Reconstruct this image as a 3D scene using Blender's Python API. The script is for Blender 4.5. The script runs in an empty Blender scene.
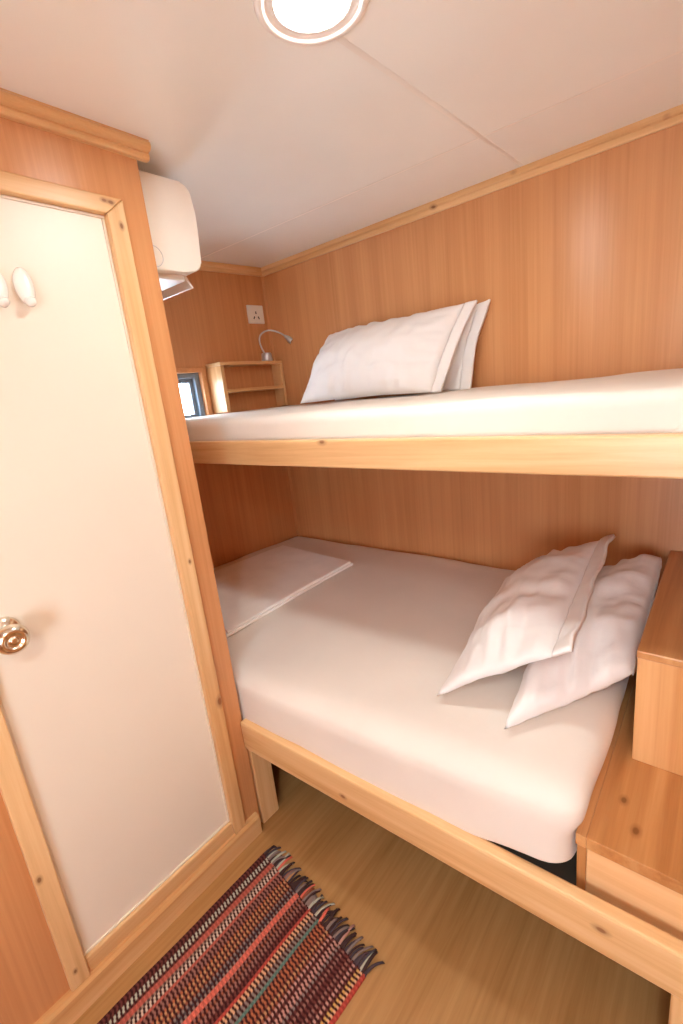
import bpy, bmesh, math, random
from mathutils import Vector, Matrix, noise
random.seed(7)
S = bpy.context.scene
COL = S.collection
PI = math.pi
H = 1.9                     # ceiling height
ES = 0.1162                 # the end wall runs slightly skewed: x = ES * y
US, UT = 0.0266, -0.0144    # the bunks run a touch off the long wall

# ------------------------------------------------------------------ materials
def lin(c):
    return tuple((v/12.92 if v <= .04045 else ((v+.055)/1.055)**2.4) for v in [x/255 for x in c]) + (1,)

def new_mat(name, rough=.5, spec=.5):
    m = bpy.data.materials.new(name); m.use_nodes = True
    nt = m.node_tree; b = nt.nodes['Principled BSDF']
    b.inputs['Roughness'].default_value = rough
    b.inputs['Specular IOR Level'].default_value = spec
    return m, nt, b

def N(nt, t, **kw):
    n = nt.nodes.new(t)
    for k, v in kw.items(): setattr(n, k, v)
    return n

def ramp(nt, stops, interp='LINEAR'):
    r = N(nt, 'ShaderNodeValToRGB'); cr = r.color_ramp; cr.interpolation = interp
    while len(cr.elements) < len(stops): cr.elements.new(.5)
    for e, (p, c) in zip(cr.elements, stops): e.position = p; e.color = c
    return r

def coords(nt, scale):
    tc = N(nt, 'ShaderNodeTexCoord'); mp = N(nt, 'ShaderNodeMapping')
    mp.inputs['Scale'].default_value = scale
    nt.links.new(tc.outputs['Object'], mp.inputs['Vector'])
    return mp.outputs['Vector']

def tex_noise(nt, vec, scale, detail=4, rough=.55, dist=0):
    n = N(nt, 'ShaderNodeTexNoise')
    n.inputs['Scale'].default_value = scale; n.inputs['Detail'].default_value = detail
    n.inputs['Roughness'].default_value = rough; n.inputs['Distortion'].default_value = dist
    nt.links.new(vec, n.inputs['Vector']); return n.outputs['Fac']

def mixc(nt, fac, a, b, mode='MIX'):
    m = N(nt, 'ShaderNodeMix', data_type='RGBA', blend_type=mode)
    for s, v in ((0, fac), (6, a), (7, b)):
        if hasattr(v, 'links') or hasattr(v, 'is_linked'): nt.links.new(v, m.inputs[s])
        else: m.inputs[s].default_value = v
    return m.outputs[2]

def bump(nt, b, h, dist=.001, strength=.5):
    bp = N(nt, 'ShaderNodeBump'); bp.inputs['Distance'].default_value = dist; bp.inputs['Strength'].default_value = strength
    nt.links.new(h, bp.inputs['Height']); nt.links.new(bp.outputs['Normal'], b.inputs['Normal'])

def axis_scale(axis, along, across):
    return tuple(along if i == axis else across for i in range(3))

def wood(name, axis, dark, mid, light, rough=.4, across=60, along=2.2, knots=(), spec=.4, ring=.5, kd=(120, 66, 28)):
    m, nt, b = new_mat(name, rough, spec)
    v = coords(nt, axis_scale(axis, along, across))
    n1 = tex_noise(nt, v, 1.0, 5, .62, .3)
    r = ramp(nt, [(.3, lin(dark)), (.5, lin(mid)), (.72, lin(light))]); nt.links.new(n1, r.inputs['Fac'])
    v2 = coords(nt, axis_scale(axis, along*.35, across*.16))
    n2 = tex_noise(nt, v2, 1.0, 2, .5, .6)
    r2 = ramp(nt, [(.35, lin(dark)), (.65, lin(light))]); nt.links.new(n2, r2.inputs['Fac'])
    c = mixc(nt, ring, r.outputs['Color'], r2.outputs['Color'])
    if knots:
        geo = N(nt, 'ShaderNodeNewGeometry')     # knots at the places where the boards have them
        for kx, ky, kz, kr in knots:
            dv = N(nt, 'ShaderNodeVectorMath', operation='SUBTRACT'); dv.inputs[1].default_value = (kx, ky, kz)
            nt.links.new(geo.outputs['Position'], dv.inputs[0])
            sv = N(nt, 'ShaderNodeVectorMath', operation='MULTIPLY'); sv.inputs[1].default_value = axis_scale(axis, .6/kr, 1.0/kr)
            nt.links.new(dv.outputs[0], sv.inputs[0])
            ln = N(nt, 'ShaderNodeVectorMath', operation='LENGTH'); nt.links.new(sv.outputs[0], ln.inputs[0])
            rk = ramp(nt, [(.30, (.85, .85, .85, 1)), (.5, (.38, .38, .38, 1)), (1.0, (0, 0, 0, 1))]); nt.links.new(ln.outputs['Value'], rk.inputs['Fac'])
            c = mixc(nt, rk.outputs['Color'], c, lin(kd))
    nt.links.new(c, b.inputs['Base Color'])
    bump(nt, b, n1, .0006, .25)
    return m

VEN = ((194, 134, 86), (206, 146, 96), (215, 158, 108))
PINE = ((196, 140, 84), (222, 176, 122), (238, 204, 156))
OAK = ((166, 106, 56), (198, 139, 85), (218, 166, 112))
M = {}
KN = {'x': [(.91, -.738, 1.200, .013), (1.198, -.738, 1.186, .008), (1.652, -.738, 1.139, .009), (.882, -.012, 1.884, .011), (1.152, -.012, 1.893, .009), (1.528, -.012, 1.889, .008),
            (1.024, -.938, .332, .010), (1.60, -.925, .360, .012)],
      'y': [(.653, -1.042, 1.759, .007), (.653, -1.028, 1.758, .008)],
      'z': [(.653, -1.006, .511, .016), (.653, -1.012, .935, .007), (.653, -1.014, 1.715, .008), (.653, -1.497, .39, .009), (.653, -1.490, .112, .007)]}
M['veneer_z'] = wood('beech veneer vertical', 2, *VEN, rough=.30, across=95, along=1.6, spec=.48, ring=.4)
_b = M['veneer_z'].node_tree.nodes['Principled BSDF']; _b.inputs['Anisotropic'].default_value = .75
_t = N(M['veneer_z'].node_tree, 'ShaderNodeCombineXYZ'); _t.inputs[2].default_value = 1
M['veneer_z'].node_tree.links.new(_t.outputs[0], _b.inputs['Tangent'])
M['veneer_x'] = wood('beech veneer flat', 0, *VEN, rough=.35, across=95, along=1.6, ring=.4)
for i, ax in enumerate('xyz'):
    M['pine_'+ax] = wood('varnished pine '+ax, i, *PINE, rough=.32, across=52, along=1.7, knots=KN[ax])
    M['oak_'+ax] = wood('varnished step wood '+ax, i, *OAK, rough=.3, across=55, along=2.0, knots=())
M['oak_knot'] = wood('varnished step wood knotty', 1, (160, 98, 48), (196, 134, 78), (220, 166, 110), rough=.28, across=40, along=1.8, knots=[(1.603, -.752, .4915, .011), (1.631, -.812, .4915, .012)], kd=(120, 70, 32))
M['step_pale'] = wood('pale step riser wood x', 0, (208, 150, 96), (226, 176, 122), (238, 194, 144), rough=.35, across=50, along=2)
M['step_pale_z'] = wood('pale step riser wood z', 2, (196, 132, 76), (218, 160, 104), (232, 182, 128), rough=.35, across=60, along=1.6)
M['floor'] = wood('laminate floor', 1, (160, 114, 66), (178, 131, 80), (192, 147, 96), rough=.36, across=70, along=3.0, ring=.35)

def plain(name, c, rough=.5, metal=0, spec=.5, nz=None, coat=0):
    m, nt, b = new_mat(name, rough, spec)
    b.inputs['Metallic'].default_value = metal
    b.inputs['Coat Weight'].default_value = coat
    v = coords(nt, (1, 1, 1)); f = tex_noise(nt, v, nz or 8, 3)
    c0 = lin(c); c1 = tuple(x*.95 for x in c0[:3]) + (1,)
    r = ramp(nt, [(.3, c1), (.7, c0)]); nt.links.new(f, r.inputs['Fac'])
    nt.links.new(r.outputs['Color'], b.inputs['Base Color'])
    return m, nt, b
def plainm(*a, **k): return plain(*a, **k)[0]

M['ceiling'] = plainm('glossy ceiling panel', (242, 242, 238), .2, spec=.5, nz=3)
M['joint'] = plainm('ceiling joint strip', (232, 228, 222), .4)
M['door'] = plainm('cream door laminate', (236, 226, 210), .38, nz=2)
M['door_edge'] = plainm('cream door edging', (232, 222, 204), .4)
M['white_plastic'] = plainm('white plastic', (242, 236, 226), .3)
M['hook_plastic'] = plainm('white hook plastic', (246, 242, 236), .2)
M['louver'] = plainm('pale grey louver plastic', (226, 218, 210), .35)
M['outlet_dark'] = plainm('dark socket slot', (40, 34, 30), .6)
M['steel'] = plainm('brushed nickel', (232, 222, 204), .18, metal=1, nz=60)
M['silver'] = plainm('satin silver', (205, 205, 208), .3, metal=.6)
M['alu'] = plainm('grey window aluminium', (120, 134, 148), .4, metal=.2)
M['dark_cloth'] = plainm('dark platform cloth', (70, 62, 54), .9)
M['rim'] = plainm('white lamp rim', (248, 246, 242), .35)

def fabric(name, c, scale=900, bumpd=.0004):
    m, nt, b = new_mat(name, .85, .2)
    v = coords(nt, (1, 1, 1))
    f = tex_noise(nt, v, 6, 3)
    c0 = lin(c); c1 = tuple(x*.96 for x in c0[:3]) + (1,)
    r = ramp(nt, [(.3, c1), (.7, c0)]); nt.links.new(f, r.inputs['Fac'])
    nt.links.new(r.outputs['Color'], b.inputs['Base Color'])
    b.inputs['Sheen Weight'].default_value = .15
    f2 = tex_noise(nt, v, 22, 5, .6)
    bump(nt, b, f2, .004, .18)
    return m
M['sheet'] = fabric('white cotton sheet', (230, 221, 211))
M['folded'] = fabric('white folded cotton', (244, 240, 236))
M['pillowcase'] = fabric('white cotton pillowcase', (235, 231, 229))

def emit(name, c, s):
    m = bpy.data.materials.new(name); m.use_nodes = True; nt = m.node_tree
    nt.nodes.clear(); e = N(nt, 'ShaderNodeEmission'); o = N(nt, 'ShaderNodeOutputMaterial')
    e.inputs['Color'].default_value = c; e.inputs['Strength'].default_value = s
    nt.links.new(e.outputs[0], o.inputs[0]); return m
M['lamp_glow'] = emit('lit lamp diffuser', (.93, .99, .95, 1), 135)

m = bpy.data.materials.new('window glass'); m.use_nodes = True; nt = m.node_tree; nt.nodes.clear()
gt = N(nt, 'ShaderNodeBsdfTransparent'); gg = N(nt, 'ShaderNodeBsdfGlossy'); gm = N(nt, 'ShaderNodeMixShader'); go = N(nt, 'ShaderNodeOutputMaterial')
gt.inputs['Color'].default_value = (.95, .97, 1, 1); gg.inputs['Roughness'].default_value = .03; gm.inputs['Fac'].default_value = .06
nt.links.new(gt.outputs[0], gm.inputs[1]); nt.links.new(gg.outputs[0], gm.inputs[2]); nt.links.new(gm.outputs[0], go.inputs[0])
M['glass'] = m

# ------------------------------------------------------------------ mesh helpers
def rot_of(parent):
    p = parent; off = Vector((0, 0, 0))
    while p: off += p.location; p = p.parent
    return off

def link(name, bm, mat, parent=None, loc=None, smooth=False):
    """bm is in world coordinates; the object's origin goes to loc (or stays with the parent)."""
    if loc is None: loc = Vector((0, 0, 0)) if not parent else rot_of(parent)
    loc = Vector(loc)
    bmesh.ops.translate(bm, verts=bm.verts, vec=-loc)
    bmesh.ops.recalc_face_normals(bm, faces=bm.faces)
    me = bpy.data.meshes.new(name); bm.to_mesh(me); bm.free()
    mats = mat if isinstance(mat, (list, tuple)) else [mat]
    for k in mats: me.materials.append(M[k])
    if smooth:
        for p in me.polygons: p.use_smooth = True
    o = bpy.data.objects.new(name, me); COL.objects.link(o)
    if parent: o.parent = parent; o.location = loc - rot_of(parent)
    else: o.location = loc
    return o

def tag(o, label=None, cat=None, group=None, kind=None):
    if label: o['label'] = label
    if cat: o['category'] = cat
    if group: o['group'] = group
    if kind: o['kind'] = kind
    return o

def thing(name, loc, label, cat, group=None, kind=None):
    e = bpy.data.objects.new(name, None); COL.objects.link(e); e.location = loc
    e.empty_display_size = .05
    return tag(e, label, cat, group, kind)

def bx(bm, x0, x1, y0, y1, z0, z1, bev=0, seg=2, f=None):
    vs = [bm.verts.new((x, y, z)) for x in (x0, x1) for y in (y0, y1) for z in (z0, z1)]
    idx = [(0, 1, 3, 2), (4, 6, 7, 5), (0, 4, 5, 1), (2, 3, 7, 6), (0, 2, 6, 4), (1, 5, 7, 3)]
    fs = [bm.faces.new([vs[i] for i in q]) for q in idx]
    if bev:
        es = list({e for q in fs for e in q.edges})
        r = bmesh.ops.bevel(bm, geom=es, offset=bev, segments=seg, affect='EDGES', profile=.5)
        vs = list({v for fc in r['faces'] for v in fc.verts} | {v for v in vs if v.is_valid})
    if f:
        for v in vs: v.co = Vector(f(v.co))
    return vs

def box(name, dims, mat, parent=None, bev=.003, f=None, loc=None):
    bm = bmesh.new(); bx(bm, *dims, bev=bev, f=f)
    return link(name, bm, mat, parent, loc)

def prism(bm, prof, axis, a0, a1, f=None):
    """extrude a closed 2-D profile along an axis (0=x: prof is (y,z); 1=y: prof is (x,z))"""
    def mk(p, a): return (a, p[0], p[1]) if axis == 0 else (p[0], a, p[1]) if axis == 1 else (p[0], p[1], a)
    A = [bm.verts.new(mk(p, a0)) for p in prof]; B = [bm.verts.new(mk(p, a1)) for p in prof]
    n = len(prof)
    for i in range(n): bm.faces.new((A[i], A[(i+1) % n], B[(i+1) % n], B[i]))
    bm.faces.new(A); bm.faces.new(B[::-1])
    if f:
        for v in A+B: v.co = Vector(f(v.co))
    return A, B

def tube(bm, pts, rad, n=12, cap=True):
    pts = [Vector(p) for p in pts]; rings = []
    rr = rad if isinstance(rad, (list, tuple)) else [rad]*len(pts)
    up = Vector((0, 0, 1)); prev = None
    for i, p in enumerate(pts):
        t = (pts[min(i+1, len(pts)-1)] - pts[max(i-1, 0)]).normalized()
        if prev is None:
            a = t.cross(up if abs(t.z) < .95 else Vector((1, 0, 0))).normalized()
        else:
            a = (prev - t*prev.dot(t)).normalized()
        prev = a; c = t.cross(a)
        rings.append([bm.verts.new(p + (a*math.cos(2*PI*k/n) + c*math.sin(2*PI*k/n))*rr[i]) for k in range(n)])
    for r0, r1 in zip(rings, rings[1:]):
        for k in range(n): bm.faces.new((r0[k], r0[(k+1) % n], r1[(k+1) % n], r1[k]))
    if cap: bm.faces.new(rings[0][::-1]); bm.faces.new(rings[-1])

def lathe(bm, prof, center, axis, n=40):
    """prof: (radius, distance along axis)"""
    ax = Vector(axis).normalized(); a = ax.orthogonal().normalized(); c = ax.cross(a); ce = Vector(center)
    rings = []
    for r, h in prof:
        if r < 1e-6: rings.append([bm.verts.new(ce + ax*h)])
        else: rings.append([bm.verts.new(ce + ax*h + (a*math.cos(2*PI*k/n) + c*math.sin(2*PI*k/n))*r) for k in range(n)])
    for r0, r1 in zip(rings, rings[1:]):
        for k in range(n):
            k2 = (k+1) % n
            if len(r0) == 1 and len(r1) == 1: continue
            if len(r0) == 1: bm.faces.new((r0[0], r1[k2], r1[k]))
            elif len(r1) == 1: bm.faces.new((r0[k], r0[k2], r1[0]))
            else: bm.faces.new((r0[k], r0[k2], r1[k2], r1[k]))

def soft_slab(name, x0, x1, y0, y1, z0, z1, r, mat, parent=None, step=.03, f=None, amp=.0, loc=None, nz=5.0, rb=None):
    """a slab with generously rounded edges and a gently uneven surface"""
    bm = bmesh.new()
    lx, ly, lz = x1-x0, y1-y0, z1-z0
    def ticks(l):
        k = 5
        a = [r*(1-math.cos(PI/2*i/k)) for i in range(k+1)] if r > .004 else [0, r*.3, r]
        n = max(1, int((l-2*r)/step))
        mid = [r + (l-2*r)*i/n for i in range(1, n)]
        return a + mid + [l-t for t in a[::-1]]
    tx, ty, tz = ticks(lx), ticks(ly), ticks(lz)
    vd = {}
    def V(p):
        key = tuple(round(q, 6) for q in p)
        if key in vd: return vd[key]
        c = Vector((min(max(p[0], r), lx-r), min(max(p[1], r), ly-r), min(max(p[2], r), lz-r)))
        d = Vector(p) - c
        q = c + d.normalized()*r if d.length > 1e-9 else Vector(p)
        w = Vector((x0, y0, z0)) + q
        if amp:
            nn = d.normalized() if d.length > 1e-9 else Vector((0, 0, 0))
            k = noise.noise(Vector((w.x*nz, w.y*nz, w.z*nz))) + .5*noise.noise(Vector((w.x*nz*2.7+9, w.y*nz*2.7, w.z*nz*2.7)))
            w += nn*amp*k
        if f: w = Vector(f(w))
        vd[key] = bm.verts.new(w); return vd[key]
    def grid(A, B, mk):
        for i in range(len(A)-1):
            for j in range(len(B)-1):
                q = [V(mk(A[i], B[j])), V(mk(A[i+1], B[j])), V(mk(A[i+1], B[j+1])), V(mk(A[i], B[j+1]))]
                q = list(dict.fromkeys(q))
                if len(q) >= 3:
                    try: bm.faces.new(q)
                    except ValueError: pass
    for z in (0, lz): grid(tx, ty, lambda a, c, z=z: (a, c, z))
    for y in (0, ly): grid(tx, tz, lambda a, c, y=y: (a, y, c))
    for x in (0, lx): grid(ty, tz, lambda a, c, x=x: (x, a, c))
    return link(name, bm, mat, parent, loc, smooth=True)

# ------------------------------------------------------------------ the room shell
XD, YD = .640, -.939       # face and corner of the partition with the door
RX, FY = 2.20, -2.55       # right wall, wall behind the viewer
def skew(c): return (c.x + ES*c.y, c.y, c.z)
def struct(o, lab=None):
    o['kind'] = 'structure'
    if lab: o['label'] = lab
    return o

struct(box('floor', (-.45, RX+.1, FY-.1, .12, -.06, 0), 'floor', bev=0), 'brown wood laminate cabin floor')
struct(box('ceiling', (-.45, RX+.1, FY-.1, .12, H, H+.06), 'ceiling', bev=0), 'glossy white panel ceiling')
struct(box('wall_back', (-.10, RX+.1, 0, .08, 0, H), 'veneer_z', bev=0), 'beech veneer wall along the bunks')
struct(box('wall_right', (RX, RX+.08, FY, 0, 0, H), 'veneer_z', bev=0), 'beech veneer wall at the right end')
bm = bmesh.new()      # the wall behind the viewer, with an unseen window added to let in fill daylight
VX0, VX1, VZ0, VZ1 = 1.42, 2.12, .72, 1.45
for d in ((XD-.06, VX0, FY-.08, FY, 0, H), (VX1, RX+.08, FY-.08, FY, 0, H), (VX0, VX1, FY-.08, FY, 0, VZ0), (VX0, VX1, FY-.08, FY, VZ1, H)): bx(bm, *d)
struct(link('wall_front', bm, 'veneer_z'), 'beech veneer wall facing the bunks, with an unseen opening added for fill daylight')
bm = bmesh.new()
for d in ((VX0, VX0+.04, FY-.07, FY+.01, VZ0, VZ1), (VX1-.04, VX1, FY-.07, FY+.01, VZ0, VZ1), (VX0+.04, VX1-.04, FY-.07, FY+.01, VZ0, VZ0+.04), (VX0+.04, VX1-.04, FY-.07, FY+.01, VZ1-.04, VZ1)): bx(bm, *d, bev=.003)
struct(link('fill_window', bm, 'alu'), 'unseen window added for fill daylight in the wall facing the bunks')


# end wall with the small window opening
WY0, WY1, WZ0, WZ1 = -.70, -.393, 1.255, 1.464
bm = bmesh.new()
for d in ((-.07, 0, -1.02, WY0, 0, H), (-.07, 0, WY1, .01, 0, H), (-.07, 0, WY0, WY1, 0, WZ0), (-.07, 0, WY0, WY1, WZ1, H)):
    bx(bm, *d, f=skew)
struct(link('wall_left', bm, 'veneer_z'), 'beech veneer end wall with the small window')

# partition with the door opening, and its return towards the end wall
DY0, DY1, DZ0, DZ1 = -1.480, -1.030, .100, 1.745
bm = bmesh.new()
for d in ((XD-.06, XD, DY1, YD, 0, H), (XD-.06, XD, FY, DY0, 0, H), (XD-.06, XD, DY0, DY1, DZ1, H), (XD-.06, XD, DY0, DY1, 0, DZ0)):
    bx(bm, *d)
struct(link('wall_inner', bm, 'veneer_z'), 'beech veneer partition around the cream door')
struct(box('wall_return', (-.20, XD-.06, YD-.06, YD, 0, H), 'veneer_z', bev=0), 'beech veneer return wall carrying the air conditioner')

# crown mouldings: two-tier strips
def crown_prof(d, h):   # distance from wall, height below the ceiling
    return [(0, H), (d, H), (d, H-h*.34), (d*.9, H-h*.45), (d*.55, H-h*.52), (d*.55, H-h*.9), (d*.45, H-h), (0, H-h)]
bm = bmesh.new(); prism(bm, [(-p[0], p[1]) for p in crown_prof(.017, .034)], 0, -.02, RX)
struct(link('trim_1', bm, 'pine_x'), 'pine crown strip along the bunk wall')
bm = bmesh.new(); prism(bm, [(p[0], p[1]) for p in crown_prof(.017, .034)], 1, YD, -.001, f=lambda c: (c.x+ES*c.y, c.y, c.z))
struct(link('trim_2', bm, 'pine_y'), 'pine crown strip on the end wall')
def big_crown(d, h):
    pr = [(0, H), (d*.85, H)]
    for k in range(7):
        a = PI*(-.35+.85*k/6); pr.append((d*.62 + d*.38*math.cos(a), H - h*.30 - h*.28*math.sin(a)))
    pr += [(d*.50, H-h*.60), (d*.50, H-h*.66), (d*.56, H-h*.74), (d*.52, H-h*.92), (d*.42, H-h), (0, H-h)]
    return pr
bm = bmesh.new()
prism(bm, [(XD+p[0], p[1]) for p in big_crown(.028, .036)], 1, FY, YD+.024)
struct(link('trim_3', bm, 'pine_y'), 'pine crown moulding above the cream door')
# thin corner bead between end wall and bunk wall
bm = bmesh.new(); prism(bm, [(0, 0), (.009, 0), (.008, -.005), (.004, -.008), (-.001, -.009)], 2, 0, H-.034)
struct(link('trim_4', bm, 'veneer_z'), 'thin veneer bead in the wall corner')
# ceiling joint strips
struct(box('trim_5', (1.133, 1.146, FY, -.018, H-.0003, H+.001), 'joint', bev=0, f=lambda c: (c.x + .05*(c.y+.82)+.0, c.y, c.z)), 'faint ceiling joint running to the bunk wall')
struct(box('trim_6', (-.05, RX, -.318, -.311, H-.0003, H+.001), 'joint', bev=0, f=lambda c: (c.x, c.y + .038*(c.x-.4), c.z)), 'faint ceiling joint beside the bunk wall')

# baseboard with a chamfered top
bm = bmesh.new()
prism(bm, [(XD, 0), (XD+.02, 0), (XD+.02, .058), (XD+.014, .067), (XD, .067)], 1, FY, -.953)
struct(link('baseboard_left', bm, 'pine_y'), 'pine baseboard under the cream door')

# ------------------------------------------------------------------ door
door = bpy.data.objects.new('door_1', None); COL.objects.link(door); door.location = (XD, -1.25, .067)
struct(door, 'narrow cream bathroom door in a pine frame')
box('door_panel', (XD-.044, XD-.006, -1.4658, -1.0412, .1105, 1.7345), 'door', door, .001)
# thin cream edging around the leaf
bm = bmesh.new()
for d in ((XD-.03, XD-.002, -1.047, -1.0412, .1105, 1.7285), (XD-.03, XD-.002, -1.4655, -1.041, 1.729, 1.7345), (XD-.03, XD-.002, -1.4655, -1.0475, .1105, .116), (XD-.03, XD-.002, -1.4655, -1.460, .1165, 1.7285)):
    bx(bm, *d, bev=.001)
link('door_edging', bm, 'door_edge', door)
T = XD+.013
def mj(c): return (c.x, c.y, c.z + max(0, min(1, (c.z-1.6)/.134))*.035*((c.y+1.041)/.042 if c.y > -1.25 else (-1.466-c.y)/.041))
def mh(c):
    t = (1.770-c.z)/.035; return (c.x, c.y + (-.0418*t if c.y > -1.25 else .0408*t), c.z)
box('door_jamb', (XD-.045, T, -1.041, -.999, .0665, 1.7345), 'pine_z', door, .003, f=mj)
box('door_jamb', (XD-.045, T, -1.507, -1.466, .0665, 1.7345), 'pine_z', door, .003, f=mj)
box('door_head', (XD-.045, T, -1.507, -.999, 1.735, 1.770), 'pine_y', door, .003, f=mh)
box('door_sill', (XD-.045, XD+.006, -1.466, -1.041, .066, .110), 'pine_y', door, .004)
bm = bmesh.new()
KY, KZ = -1.424, .932
lathe(bm, [(0, -.004), (.030, -.004), (.031, 0), (.029, .004), (.022, .009), (.014, .012), (.0115, .016), (.0115, .032), (.016, .036), (.024, .042), (.0285, .050), (.029, .056), (.0265, .064), (.021, .069), (.016, .0705), (.0145, .068), (.011, .066), (.0075, .066), (.0070, .0695), (.004, .0705), (0, .0705)],
      (XD-.004, KY, KZ), (1, 0, 0), 48)
k = link('door_knob', bm, 'steel', door, smooth=True); k['label'] = 'round brushed metal knob with a lock button'

# coat hooks on the door
def coat_hook(y, z, label):
    e = thing('coat_hook', (XD-.006, y, z), label, 'hook', 'coat hooks on the cream door')
    bm = bmesh.new()      # oval domed plate
    n, rings = 36, [(1, 0), (1, .004), (.97, .0075), (.88, .0115), (.7, .0150), (.45, .0172), (.2, .018)]
    prev = None
    for s, h in rings:
        cur = []
        for k in range(n):
            a = 2*PI*k/n
            cur.append(bm.verts.new((XD-.006 + h + (.006*max(0, -math.sin(a))*s*min(1, h/.01)), y + .0165*s*math.cos(a), z + .033*s*math.sin(a)*(1.0))))
        if prev:
            for k in range(n): bm.faces.new((prev[k], prev[(k+1) % n], cur[(k+1) % n], cur[k]))
        else: bm.faces.new(cur)
        prev = cur
    bm.faces.new(prev)
    link('hook_plate', bm, 'hook_plastic', e, smooth=True)
    bm = bmesh.new()
    tube(bm, [(XD-.004, y, z-.018), (XD+.004, y, z-.026), (XD+.012, y, z-.032), (XD+.019, y, z-.032), (XD+.023, y, z-.026)], [.009, .009, .009, .008, .005], 14)
    link('hook_arm', bm, 'hook_plastic', e, smooth=True)
coat_hook(-1.231, 1.578, 'white oval plastic coat hook on the door, the one wholly in view')
coat_hook(-1.277, 1.574, 'white oval plastic coat hook at the left picture edge, half cut off')

# ------------------------------------------------------------------ window
win = bpy.data.objects.new('window_1', None); COL.objects.link(win); win.location = (ES*-.54, -.54, WZ0)
struct(win, 'small grey framed window in the end wall')
def frame_boxes(y0, y1, z0, z1, w, xa, xb, bev=.002):
    bm = bmesh.new()
    for d in ((xa, xb, y0, y0+w, z0, z1), (xa, xb, y1-w, y1, z0, z1), (xa, xb, y0+w, y1-w, z0, z0+w), (xa, xb, y0+w, y1-w, z1-w, z1)):
        bx(bm, *d, bev=bev, f=skew)
    return bm
link('window_casing', frame_boxes(WY0-.018, WY1+.018, WZ0-.018, WZ1+.018, .0185, -.04, .010), 'veneer_x', win)
link('window_frame', frame_boxes(WY0, WY1, WZ0, WZ1, .022, -.058, -.012), 'alu', win)
link('window_sash', frame_boxes(WY0+.022, WY1-.022, WZ0+.022, WZ1-.022, .017, -.064, -.030), 'alu', win)
bm = bmesh.new(); bx(bm, -.05, -.046, WY0+.036, WY1-.036, WZ0+.036, WZ1-.036, f=skew)
link('window_pane', bm, 'glass', win)

# ------------------------------------------------------------------ ceiling lamp
LX, LY = 1.1635, -.9205
lamp = thing('ceiling_light', (LX, LY, H), 'round white recessed lamp glowing in the ceiling', 'lamp')
bm = bmesh.new()
lathe(bm, [(.089, .001), (.090, -.003), (.087, -.007), (.080, -.009), (.075, -.0075), (.072, -.004), (.066, -.003), (.061, -.006), (.0585, -.0045), (.0585, .001)], (LX, LY, H), (0, 0, 1), 64)
link('lamp_rim', bm, 'rim', lamp, smooth=True)
bm = bmesh.new(); lathe(bm, [(.0575, .0005), (.0575, -.003), (.05, -.0045), (.03, -.0055), (0, -.006)], (LX, LY, H), (0, 0, 1), 48)
link('diffuser', bm, 'lamp_glow', lamp, smooth=True)

# ------------------------------------------------------------------ bunks
ZRT, ZRB, YR = .3976, .3023, -.9649
def lrail(c): return (c.x, c.y + .0258*c.x, c.z)
lb = thing('lower_bunk', (1.2, -.93, 0), 'lower bunk frame with a pine front rail on short posts', 'bunk bed')
box('bed_rail', (XD+.0005, RX, YR, YR+.0292, ZRB, ZRT), 'pine_x', lb, .005, f=lrail)
bm = bmesh.new()
def deck(c): return (c.x + (ES*c.y if c.x < .3 else 0), c.y, c.z)
bx(bm, XD, RX, YR+.05, -.001, .335, .352)
bx(bm, .004, XD, YD+.001, -.001, .335, .352, f=deck)
link('bed_deck', bm, 'dark_cloth', lb)
box('bed_post', (.606, .645, -.9335, -.864, 0, ZRB+.0005), 'pine_z', lb, .004)
box('bed_post', (1.703, 1.762, -.919, -.862, 0, ZRB+.0005), 'pine_z', lb, .004)
box('deck_bearer', (XD, RX, -.905, -.88, .29, .335), 'pine_x', lb, .002)

ZUT, ZUB, YU = 1.2173, 1.1464, -.7598
def urail(c): return (c.x, c.y + US*c.x, c.z + UT*c.x)
ub = thing('upper_bunk', (1.0, -.4, 1.12), 'upper bunk shelf with a knotty pine front rail', 'bunk bed')
bm = bmesh.new(); bx(bm, -.075, RX, YU, YU+.030, ZUB, ZUT, bev=.004, f=urail)
link('bed_rail', bm, 'pine_x', ub)
bm = bmesh.new()
bx(bm, .012, RX, YU+.0295, -.022, ZUB+.012, ZUB+.03, f=lambda c: (c.x + (ES*c.y if c.x < .3 else 0), c.y+(US*c.x if c.y < -.3 else 0), c.z+UT*c.x))
link('bed_deck', bm, 'veneer_x', ub)

# mattresses
def sst(a, b, x):
    t = min(1, max(0, (x-a)/(b-a))); return t*t*(3-2*t)
def sag(x, y): return (.10-.05*max(0, x-.65)/.9)*(min(1, max(0, (-y-.2)/.75))**1.15)*(.25+.75*sst(-.1, .5, x))
def lmat(c):
    t = min(1, max(0, (1.0-c.x)/1.0))
    side = sst(1.40, 1.54, c.x)*sst(.50, .57, c.z)*.022            # the sheet spills a little over the step
    lift = sst(1.25, 1.54, c.x)*sst(-.80, -.93, c.y)*(1-sst(.36, .46, c.z))*.052
    lx = c.x + ES*c.y*t + side
    y = c.y
    if y < -.45: y += .0258*(lx-.62)*sst(-.45, -.93, c.y) + (.012*sst(.57, .632, c.z) if y < -.85 else 0)
    if c.z > .36: lift -= (c.z-.36)/.272*sag(lx, c.y)
    return (lx, y, c.z + lift)
soft_slab('mattress', .006, 1.5425, -.930, -.006, .3555, .632, .050, 'sheet', None, .03, lmat, .006, (.8, -.45, .3555), 4.0)
low = bpy.data.objects['mattress']
tag(low, 'thick white sheeted mattress filling the lower bunk', 'mattress')
def umat(c):
    t = min(1, max(0, (1.0-c.x)/1.0))
    return (c.x + ES*c.y*t, c.y + US*c.x*max(0, -c.y/.72), c.z - (.0144*c.x if c.z < 1.21 else .0105*c.x*min(1, -c.y/.36)))
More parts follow.
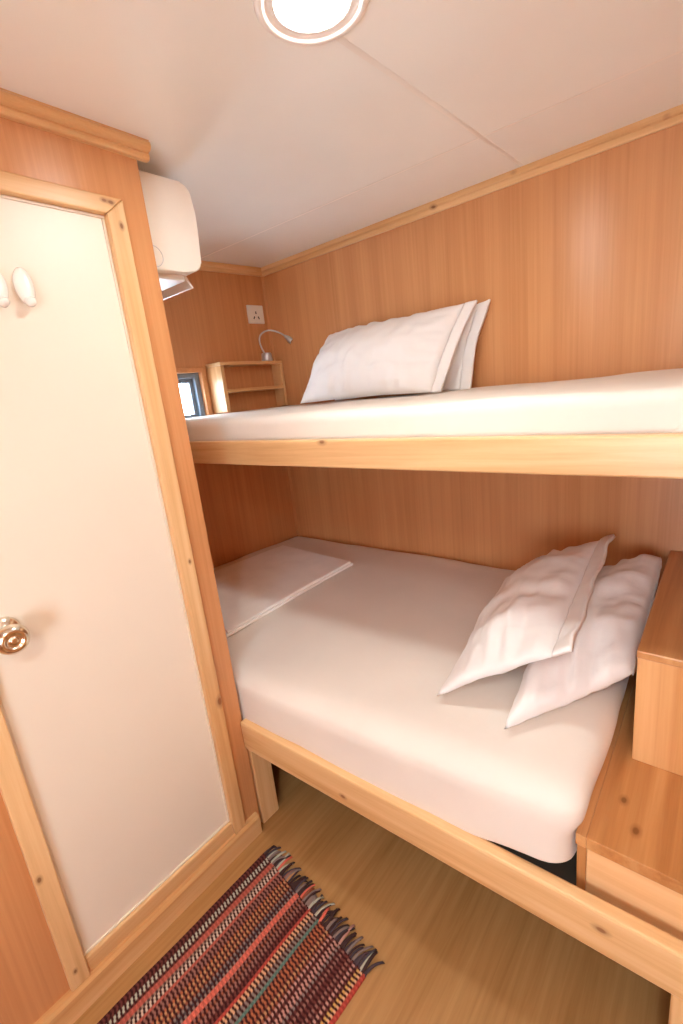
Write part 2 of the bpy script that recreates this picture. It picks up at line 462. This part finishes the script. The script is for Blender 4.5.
soft_slab('mattress', .012, 2.10, -.722, -.022, 1.1785, 1.283, .028, 'sheet', None, .03, umat, .004, (.8, -.36, 1.1785), 4.0)
upm = [o for o in bpy.data.objects if o.name.startswith('mattress') and o is not low][0]
tag(upm, 'thin white sheeted mattress on the upper bunk', 'mattress')
# mitred sheet fold on the front of the upper mattress
bm = bmesh.new()
pr = [(1.632, 1.196), (1.655, 1.2), (2.0, 1.2), (2.0, 1.25), (1.69, 1.252), (1.66, 1.225)]
fr = [bm.verts.new((x, -.733+US*x, z-.0105*x+.012)) for x, z in pr]; bk = [bm.verts.new((x, -.722+US*x, z-.0105*x+.012)) for x, z in pr]
bm.faces.new(fr); bm.faces.new(bk[::-1])
for i in range(6): bm.faces.new((fr[i], fr[(i+1) % 6], bk[(i+1) % 6], bk[i]))
link('sheet_fold', bm, 'sheet', upm)

# ------------------------------------------------------------------ steps at the right end
s1 = thing('bunk_step', (1.80, -.45, .352), 'low wooden step box behind the lower rail, at the mattress end', 'step', 'step boxes up to the upper bunk')
box('step_tread', (1.563, RX-.002, -.874, -.001, .4665, .4915), 'oak_knot', s1, .0015)
box('edge_strip', (1.545, 1.5629, -.874, -.001, .4665, .4915), 'oak_y', s1, .0015)
box('side_panel', (1.547, 1.563, -.870, -.002, .3525, .4664), 'oak_z', s1, .002)
box('riser_panel', (1.5632, RX-.002, -.869, -.850, .3525, .4664), 'step_pale', s1, .002)
s2 = thing('bunk_step', (1.88, -.32, .4915), 'higher wooden step box standing on the low one, pillow leaning on it', 'step', 'step boxes up to the upper bunk')
box('step_tread', (1.597, RX-.002, -.634, -.001, .737, .754), 'oak_y', s2, .003)
box('riser_panel', (1.5985, RX-.002, -.631, -.612, .4918, .7368), 'step_pale_z', s2, .002)
box('side_panel', (1.599, 1.615, -.6115, -.002, .4918, .7368), 'oak_z', s2, .002)

# ------------------------------------------------------------------ pillows
def pillow(name, c, top, bot, label, cat='pillow', group=None, fl=.06, seed=0, pinch=.05, wr=1.0, bow=(0, 0, 0), pe=.6, corner=(0, 0, 0, 0)):
    """c: bottom-left, bottom-right, top-right, top-left of the pillow's middle plane seen from its face"""
    c = [Vector(q) for q in c]; bow = Vector(bow)
    nrm = ((c[1]-c[0]).cross(c[3]-c[0]) + (c[2]-c[3]).cross(c[2]-c[1])).normalized()
    L = (c[1]-c[0]).length; Wd = (c[3]-c[0]).length
    def mid(u, v):
        U = .5+(u-.5)*(1-pinch*math.sin(PI*v)); V = .5+(v-.5)*(1-pinch*1.2*math.sin(PI*min(1, max(0, u))))
        X, Y = 2*U-1, 2*V-1
        k = 1 - corner[(0 if X < 0 else 1) if Y < 0 else (3 if X < 0 else 2)]*(X*X*Y*Y)**1.3
        U, V = .5+X*k/2, .5+Y*k/2
        p = (c[0]*(1-U)+c[1]*U)*(1-V) + (c[3]*(1-U)+c[2]*U)*V
        return p + bow*math.sin(PI*U)*math.sin(PI*V)
    ub = 1-fl
    def prof(u, v):
        s = min(1, max(0, u/ub)); return (max(0, math.sin(PI*s))**pe)*(max(0, math.sin(PI*v))**pe)
    def wrinkle(u, v, sd):
        x, y = u*L, v*Wd
        a = noise.noise(Vector((x*9+sd, y*9, sd)))*.006 + noise.noise(Vector((x*22+sd, y*16, 3+sd)))*.003
        e = math.exp(-v/.22); e2 = math.exp(-(1-v)/.22); e3 = math.exp(-(ub-u)/.14); e4 = math.exp(-u/.16)
        w = noise.noise(Vector((x*34+sd, y*5, 7)))*.006*(e+e2) + noise.noise(Vector((x*5, y*38+sd, 11)))*.005*(e3+e4*.8)
        q = noise.noise(Vector((x*60+sd, y*20, 17)))*.0012*(e+e2+.15) + noise.noise(Vector((x*18, y*70+sd, 23)))*.0012*(e3+e4+.1)
        d = abs(noise.noise(Vector((x*11+sd, y*13, 31))))*-.005
        return (a+w+q+d)*wr
    nu, nv = 64, 44
    def body(bm):
        T, B = {}, {}
        for i in range(nu+1):
            for j in range(nv+1):
                u, v = ub*i/nu, j/nv; p = mid(u, v); f = prof(u, v)
                edge = i in (0, nu) or j in (0, nv)
                ew = nrm*noise.noise(Vector((u*L*14, v*Wd*14, seed*3.1)))*.004
                if edge: T[i, j] = B[i, j] = bm.verts.new(p+ew)
                else:
                    T[i, j] = bm.verts.new(p+ew*(1-f)+nrm*(top*f+wrinkle(u, v, seed)*min(1, f*2.5)+.0015))
                    B[i, j] = bm.verts.new(p+ew*(1-f)-nrm*(bot*f+wrinkle(u, v, seed+5)*min(1, f*2.5)*.5+.0015))
        for i in range(nu):
            for j in range(nv):
                for D, fl_ in ((T, 0), (B, 1)):
                    q = [D[i, j], D[i+1, j], D[i+1, j+1], D[i, j+1]]
                    if fl_: q = q[::-1]
                    try: bm.faces.new(q)
                    except ValueError: pass
    bm = bmesh.new(); body(bm)
    org = (c[0]+c[1])*.5
    o = link(name, bm, 'pillowcase', None, org, smooth=True)
    tag(o, label, cat, group)
    bm = bmesh.new()      # the open hem: a flat double layer that stands out past the filling
    R = {}
    m_ = 8
    for s in (0, 1):
        for i in range(m_+1):
            for j in range(nv+1):
                u, v = ub - .004 + (fl+.004)*i/m_, j/nv
                p = mid(u, v)
                wv = noise.noise(Vector((v*Wd*11, seed*2.3, i*.12)))*.010*(i/m_)+noise.noise(Vector((v*Wd*30, seed*1.3, i*.1)))*.003
                th = (.003 + .002*i/m_)*(1 if s == 0 else -1)
                R[s, i, j] = bm.verts.new(p + nrm*(wv+th))
    for s in (0, 1):
        for i in range(m_):
            for j in range(nv):
                q = [R[s, i, j], R[s, i+1, j], R[s, i+1, j+1], R[s, i, j+1]]
                bm.faces.new(q if s == 0 else q[::-1])
    for j in range(nv):
        for i in (0, m_):
            bm.faces.new((R[0, i, j], R[0, i, j+1], R[1, i, j+1], R[1, i, j]))
    for i in range(m_):
        for j in (0, nv):
            bm.faces.new((R[0, i, j], R[0, i+1, j], R[1, i+1, j], R[1, i, j]))
    link('pillowcase_hem', bm, 'pillowcase', o, smooth=True)
    return o

pillow('pillow', [(.345, -.215, 1.290), (.975, -.195, 1.280), (1.046, -.065, 1.556), (.405, -.075, 1.556)], .092, .034,
       'white pillow leaning on the wall of the upper bunk, in front of its twin', group='pillows on the upper bunk', seed=1.0, fl=.055, wr=2.2, pe=.5, corner=(0, .02, 0, .07))
pillow('pillow', [(.420, -.085, 1.286), (1.020, -.080, 1.278), (1.071, -.014, 1.556), (.46, -.020, 1.535)], .022, .008,
       'white pillow mostly hidden behind another pillow, against the upper wall', group='pillows on the upper bunk', seed=2.0, fl=.06, wr=2.0)
pillow('pillow', [(1.222, -.785, .602), (1.503, -.745, .786), (1.470, -.145, .836), (1.215, -.20, .690)], .080, .034,
       'white pillow on the lower bunk with a loose hem, lying over the other pillow', group='pillows on the lower bunk', seed=3.0, fl=.12, pinch=.03, wr=2.2, pe=.6)
pillow('pillow', [(1.394, -.815, .604), (1.592, -.610, .680), (1.594, -.05, .765), (1.36, -.20, .670)], .084, .040,
       'white pillow on the lower bunk wedged against the higher step box', group='pillows on the lower bunk', seed=4.0, fl=.001, pinch=.03, wr=2.2, pe=.42, corner=(0, .05, .1, 0))

# folded sheet on the lower mattress
def fold(inset, z0):
    P = [Vector((.02, -.72)), Vector((.452, -.818)), Vector((.565, -.251)), Vector((.122, -.218))]
    def f(c):
        u, v = inset+(1-2*inset)*c.x, inset+(1-2*inset)*c.y
        p = (P[0]*(1-u)+P[1]*u)*(1-v) + (P[3]*(1-u)+P[2]*u)*v
        e = .006*math.sin(v*7+u*2)*inset*8
        w = .0022*noise.noise(Vector((u*4, v*9, 2)))+.0014*noise.noise(Vector((u*14, v*7, 5)))
        return (p.x+e, p.y, c.z - sag(p.x, p.y)*1.0 + z0 + w*min(1, c.z/.006))
    return f
fs = soft_slab('folded_sheet', 0, 1, 0, 1, 0, .009,   .0044, 'folded', None, .02, fold(0, .6375), 0, (.3, -.5, .635))
tag(fs, 'folded white bed sheet lying flat on the lower mattress by the door', 'bed sheet')
soft_slab('upper_layer', 0, 1, 0, 1, 0, .010, .0048, 'folded', fs, .02, fold(.012, .6468), 0)

# ------------------------------------------------------------------ air conditioner
ac = thing('air_conditioner', (.28, YD, 1.655), 'white wall air conditioner under the ceiling above the bunk window', 'air conditioner')
def ac_prof():
    pr = [(YD+.0005, 1.867)]
    pr += [(-.806, 1.866)]
    for i in range(1, 6):
        a = PI/2*i/6; pr.append((-.806+.030*math.sin(a), 1.838+.028*math.cos(a)))
    pr += [(-.774, 1.80), (-.775, 1.76), (-.778, 1.72)]
    for i in range(0, 6):
        a = PI/2*i/5*.9; pr.append((-.806+.026*math.cos(a), 1.683-.022*math.sin(a)))
    pr += [(-.840, 1.655), (YD+.0005, 1.650)]
    return pr
bm = bmesh.new(); A, B = prism(bm, ac_prof(), 0, -.065, .600)
es = [e for e in bm.edges if (e.verts[0] in A and e.verts[1] in A) or (e.verts[0] in B and e.verts[1] in B)]
bmesh.ops.bevel(bm, geom=es, offset=.006, segments=3, affect='EDGES', profile=.5)
link('body', bm, 'white_plastic', ac)
bm = bmesh.new()     # recessed outlet channel on the underside
bx(bm, -.03, .575, -.905, -.823, 1.640, 1.656, bev=.002)
link('air_outlet', bm, 'louver', ac)
bm = bmesh.new()
prism(bm, [(-.813, 1.664), (-.806, 1.664), (-.797, 1.648), (-.787, 1.6335), (-.787, 1.631), (-.792, 1.6315), (-.803, 1.645)], 0, -.02, .556)
link('louver', bm, 'louver', ac)
bm = bmesh.new()
tube(bm, [(.6005, -.918+.026*math.cos(a*PI/18), 1.682+.024*math.sin(a*PI/18)) for a in range(-8, 10)], .0009, 8)
link('end_cap_ring', bm, 'silver', ac)

# ------------------------------------------------------------------ shelf, lamp, socket in the far corner
sh = thing('corner_shelf', (0, -.19, 1.29), 'small open wooden wall shelf beside the window, above the upper bunk', 'shelf')
SX = .060
def sk0(c): return (c.x + (ES*c.y if c.x < .02 else 0), c.y, c.z)
box('side_panel', (.0, SX, -.364, -.346, 1.287, 1.478), 'pine_z', sh, .002, f=sk0)
box('side_panel', (.0, SX, -.020, -.004, 1.287, 1.478), 'pine_z', sh, .002, f=sk0)
box('shelf_board', (.0, SX, -.364, -.004, 1.4785, 1.492), 'pine_y', sh, .002, f=sk0)
box('shelf_board', (.0, SX, -.3455, -.0205, 1.366, 1.380), 'pine_y', sh, .002, f=sk0)

rl = thing('reading_lamp', (.034, -.075, 1.4925), 'small silver gooseneck reading lamp on the corner shelf', 'lamp')
bm = bmesh.new(); lathe(bm, [(0, 0), (.024, 0), (.025, .004), (.0235, .03), (.021, .036), (.006, .038), (0, .038)], (.034, -.075, 1.4925), (0, 0, 1), 32)
link('base', bm, 'silver', rl, smooth=True)
bm = bmesh.new()
pts = [(.030, -.082, 1.528), (.026, -.092, 1.555), (.024, -.096, 1.582), (.028, -.090, 1.606), (.040, -.070, 1.622), (.058, -.048, 1.624), (.085, -.022, 1.610), (.108, -.008, 1.590)]
sm = []
for i in range(len(pts)-1):
    p0, p1, p2, p3 = [Vector(pts[min(max(i+d, 0), len(pts)-1)]) for d in (-1, 0, 1, 2)]
    for s in range(5):
        t = s/5; sm.append(.5*((2*p1)+(p2-p0)*t+(2*p0-5*p1+4*p2-p3)*t*t+(3*p1-p0-3*p2+p3)*t**3))
sm.append(Vector(pts[-1]))
tube(bm, sm, .0038, 10)
link('gooseneck', bm, 'silver', rl, smooth=True)
bm = bmesh.new()
d = Vector((.026, .012, -.026)).normalized()
lathe(bm, [(0, -.004), (.006, -.004), (.008, .004), (.0125, .02), (.0135, .036), (.012, .038), (0, .034)], (.106, -.009, 1.592), d, 24)
link('lamp_head', bm, 'silver', rl, smooth=True)

so = thing('wall_socket', (ES*-.072, -.072, 1.70), 'cream three-pin power socket on the end wall above the reading lamp', 'socket')
def sks(c): return (c.x + ES*c.y, c.y, c.z)
box('socket_plate', (.0003, .009, -.115, -.030, 1.662, 1.741), 'white_plastic', so, .003, f=sks)
bm = bmesh.new(); bx(bm, .0088, .0098, -.0755, -.0705, 1.703, 1.714, f=sks)
link('pin_slot', bm, 'outlet_dark', so)
for s in (-1, 1):
    bm = bmesh.new()
    bx(bm, .0088, .0098, -.0025, .0025, -.006, .006)
    for v in bm.verts:
        y, z = v.co.y, v.co.z; a = s*.5
        yy = -.073 + s*.012 + y*math.cos(a)-z*math.sin(a); v.co = Vector((v.co.x + ES*yy, -.073 + s*.012 + y*math.cos(a)-z*math.sin(a), 1.687 + y*math.sin(a)+z*math.cos(a)))
    link('pin_slot', bm, 'outlet_dark', so)

# ------------------------------------------------------------------ rug
def rug_point(s, t):   # s across 0..1, t along (metres back from the fringe)
    a = Vector((.722, -1.003)); b_ = Vector((1.150, -1.068))
    p = a.lerp(b_, s); d = Vector((-.028-.05*s, -1)).normalized()
    wv = .006*noise.noise(Vector((s*2, t*5, .5)))
    return p + d*t + Vector((wv, 0))
PAL0 = {'mar': (88, 36, 36), 'dk': (40, 30, 34), 'mint': (196, 206, 188), 'sal': (204, 92, 78), 'wht': (222, 208, 190), 'mau': (148, 96, 88),
       'tan': (204, 146, 96), 'org': (186, 98, 62), 'nav': (48, 48, 62), 'gry': (134, 122, 118), 'cor': (246, 116, 96), 'pch': (240, 186, 140),
       'tea': (78, 136, 128), 'brn': (150, 78, 56), 'pnk': (206, 152, 142), 'yel': (228, 178, 92), 'red': (204, 66, 58)}
PAL = {k: tuple(int(.72*v+.28*g) for v, g in zip(c, (150, 104, 86))) for k, c in PAL0.items()}
rows = ['mar', 'mar', 'mar', 'mint', 'mint', 'mar', 'sal', 'sal', 'dk', 'wht', 'wht', 'sal', 'mau', 'mau', 'mau', 'org', 'tan', 'brn', 'tan', 'brn',
        'gry', 'nav', 'gry', 'cor', 'cor', 'mau', 'brn', 'mau', 'mau', 'mar', 'mar', 'red', 'pch', 'pch', 'gry', 'gry', 'tea', 'brn', 'org', 'org', 'brn', 'tan',
        'brn', 'pnk', 'mar', 'pnk', 'pnk', 'gry', 'mar', 'mau', 'mar', 'mar', 'mau', 'mar', 'pnk', 'mar', 'yel', 'pch', 'red']
NR = len(rows)
plainrow = {'sal', 'cor', 'red', 'tea'}
bm = bmesh.new(); cl = bm.verts.layers.float_color.new('weave')
LEN, NT, SUB = .85, 170, 4
Gd = {}
for i in range(NR*SUB+1):
    for j in range(NT*3+1):
        s = i/(NR*SUB); t = LEN*j/(NT*3)
        r = min(NR-1, i//SUB); fx = i/SUB - r
        ph = (j/3 + (.5 if r % 2 else 0))
        hgt = .006 + .0035*abs(math.sin(PI*fx))*(.45+.55*abs(math.sin(PI*ph)))
        p = rug_point(s, t)
        v = bm.verts.new((p.x, p.y, hgt)); Gd[i, j] = v
        base = lin(PAL[rows[r]])
        gap = (int(j/3 + (.5 if r % 2 else 0)) % 2 == 0) and rows[r] not in plainrow
        c = base if not gap else lin((58, 26, 26)) if rows[r] != 'dk' else lin((150, 120, 104))
        k = .85+.3*random.random()
        if rows[r] in plainrow and int(j/3) % 2: k *= .72
        v[cl] = (c[0]*k, c[1]*k, c[2]*k, 1)
for i in range(NR*SUB):
    for j in range(NT*3):
        bm.faces.new((Gd[i, j], Gd[i+1, j], Gd[i+1, j+1], Gd[i, j+1]))
# sides and underside
J = NT*3; I = NR*SUB
border = [Gd[i, 0] for i in range(I+1)] + [Gd[I, j] for j in range(1, J+1)] + [Gd[i, J] for i in range(I-1, -1, -1)] + [Gd[0, j] for j in range(J-1, 0, -1)]
low_ = []
for v in border:
    w = bm.verts.new((v.co.x, v.co.y, .0006)); w[cl] = v[cl]; low_.append(w)
n = len(border)
for i in range(n): bm.faces.new((border[i], border[(i+1) % n], low_[(i+1) % n], low_[i]))
m, nt, b = new_mat('woven rag cotton', .9, .1)
at = N(nt, 'ShaderNodeAttribute'); at.attribute_name = 'weave'
nt.links.new(at.outputs['Color'], b.inputs['Base Color']); M['rug'] = m
rug = link('rag_rug', bm, 'rug', None, (.93, -1.35, 0), smooth=True)
tag(rug, 'striped multicoloured woven rag rug with a fringed end on the floor', 'rug')
for k_, c_ in PAL.items(): M['strand_'+k_] = plainm('rag strand '+k_, c_, .9, spec=.1)
for q in range(66):
    s = (q+.5)/66; r = rows[int(s*NR)]
    colr = random.choice([r, 'dk', 'dk', 'nav', 'dk', 'gry', random.choice(['mint', 'cor', 'wht', 'dk'])])
    p = rug_point(s, .004); L_ = .038+.024*random.random()
    dx = random.gauss(.006, .005); w = .0030+.0014*random.random()
    bm = bmesh.new(); secs = []
    for i in range(6):
        f = i/5; x = p.x + dx*f*f*1.6 + .0; y = p.y + L_*f; z = .0045+.004*math.sin(PI*min(1, f*1.0))*(.3+.7*((q*37) % 10)/10) + (0 if f < .9 else -.002)
        secs.append([bm.verts.new((x+w*cx, y, max(.0007, z+w*.7*cz))) for cx, cz in ((-1, 0), (-.6, .8), (.6, .8), (1, 0), (.6, -.8), (-.6, -.8))])
    for a, b_ in zip(secs, secs[1:]):
        for i in range(6): bm.faces.new((a[i], a[(i+1) % 6], b_[(i+1) % 6], b_[i]))
    bm.faces.new(secs[0][::-1]); bm.faces.new(secs[-1])
    link('fringe_strand', bm, 'strand_'+colr, rug, smooth=True)

# ------------------------------------------------------------------ light
def area(name, loc, size, energy, color, rot=(0, 0, 0)):
    l = bpy.data.lights.new(name, 'AREA'); l.shape = 'DISK'; l.size = size; l.energy = energy; l.color = color
    o = bpy.data.objects.new(name, l); COL.objects.link(o); o.location = loc; o.rotation_euler = rot; return o
area('fill_light', (1.85, -2.05, H-.012), .13, 10, (.93, .99, .95))  # unseen fill light, added behind the camera to brighten the front faces

w = bpy.data.worlds.new('sky'); S.world = w; w.use_nodes = True
nt = w.node_tree; bg = nt.nodes['Background']       # overcast sky, brighter on the side of the small window
bg.inputs['Color'].default_value = (.77, .90, 1, 1)
tc = N(nt, 'ShaderNodeTexCoord'); sx = N(nt, 'ShaderNodeSeparateXYZ'); mr = N(nt, 'ShaderNodeMapRange')
mr.inputs['From Min'].default_value = -.9; mr.inputs['From Max'].default_value = -.35
mr.inputs['To Min'].default_value = 34; mr.inputs['To Max'].default_value = 14.5
nt.links.new(tc.outputs['Generated'], sx.inputs[0]); nt.links.new(sx.outputs[0], mr.inputs['Value']); nt.links.new(mr.outputs[0], bg.inputs['Strength'])

# ------------------------------------------------------------------ camera
R = [[0.771518088065808, 0.6271437885593674, -0.10700704770567651], [0.07620245925147871, -0.25807733887150563, -0.9631143610003076], [-0.6316272832860439, 0.7349059501952662, -0.2469012340517682]]
cam = bpy.data.cameras.new('camera'); co = bpy.data.objects.new('camera', cam); COL.objects.link(co)
right, up, back = Vector(R[0]), -Vector(R[1]), -Vector(R[2])
mw = Matrix((right, up, back)).transposed().to_4x4(); mw.translation = Vector((1.7061, -1.6156, 1.3137))
co.matrix_world = mw
cam.sensor_fit = 'HORIZONTAL'; cam.sensor_width = 36; cam.lens = 463.5337/683*36
cam.clip_start = .02
S.camera = co
S.view_settings.view_transform = 'Standard'; S.view_settings.look = 'None'
S.view_settings.gamma = 1; S.view_settings.use_curve_mapping = False
S.view_settings.exposure = 0.28
S.cycles.use_denoising = True
S.cycles.max_bounces = 14; S.cycles.diffuse_bounces = 8
S.cycles.sample_clamp_indirect = 8
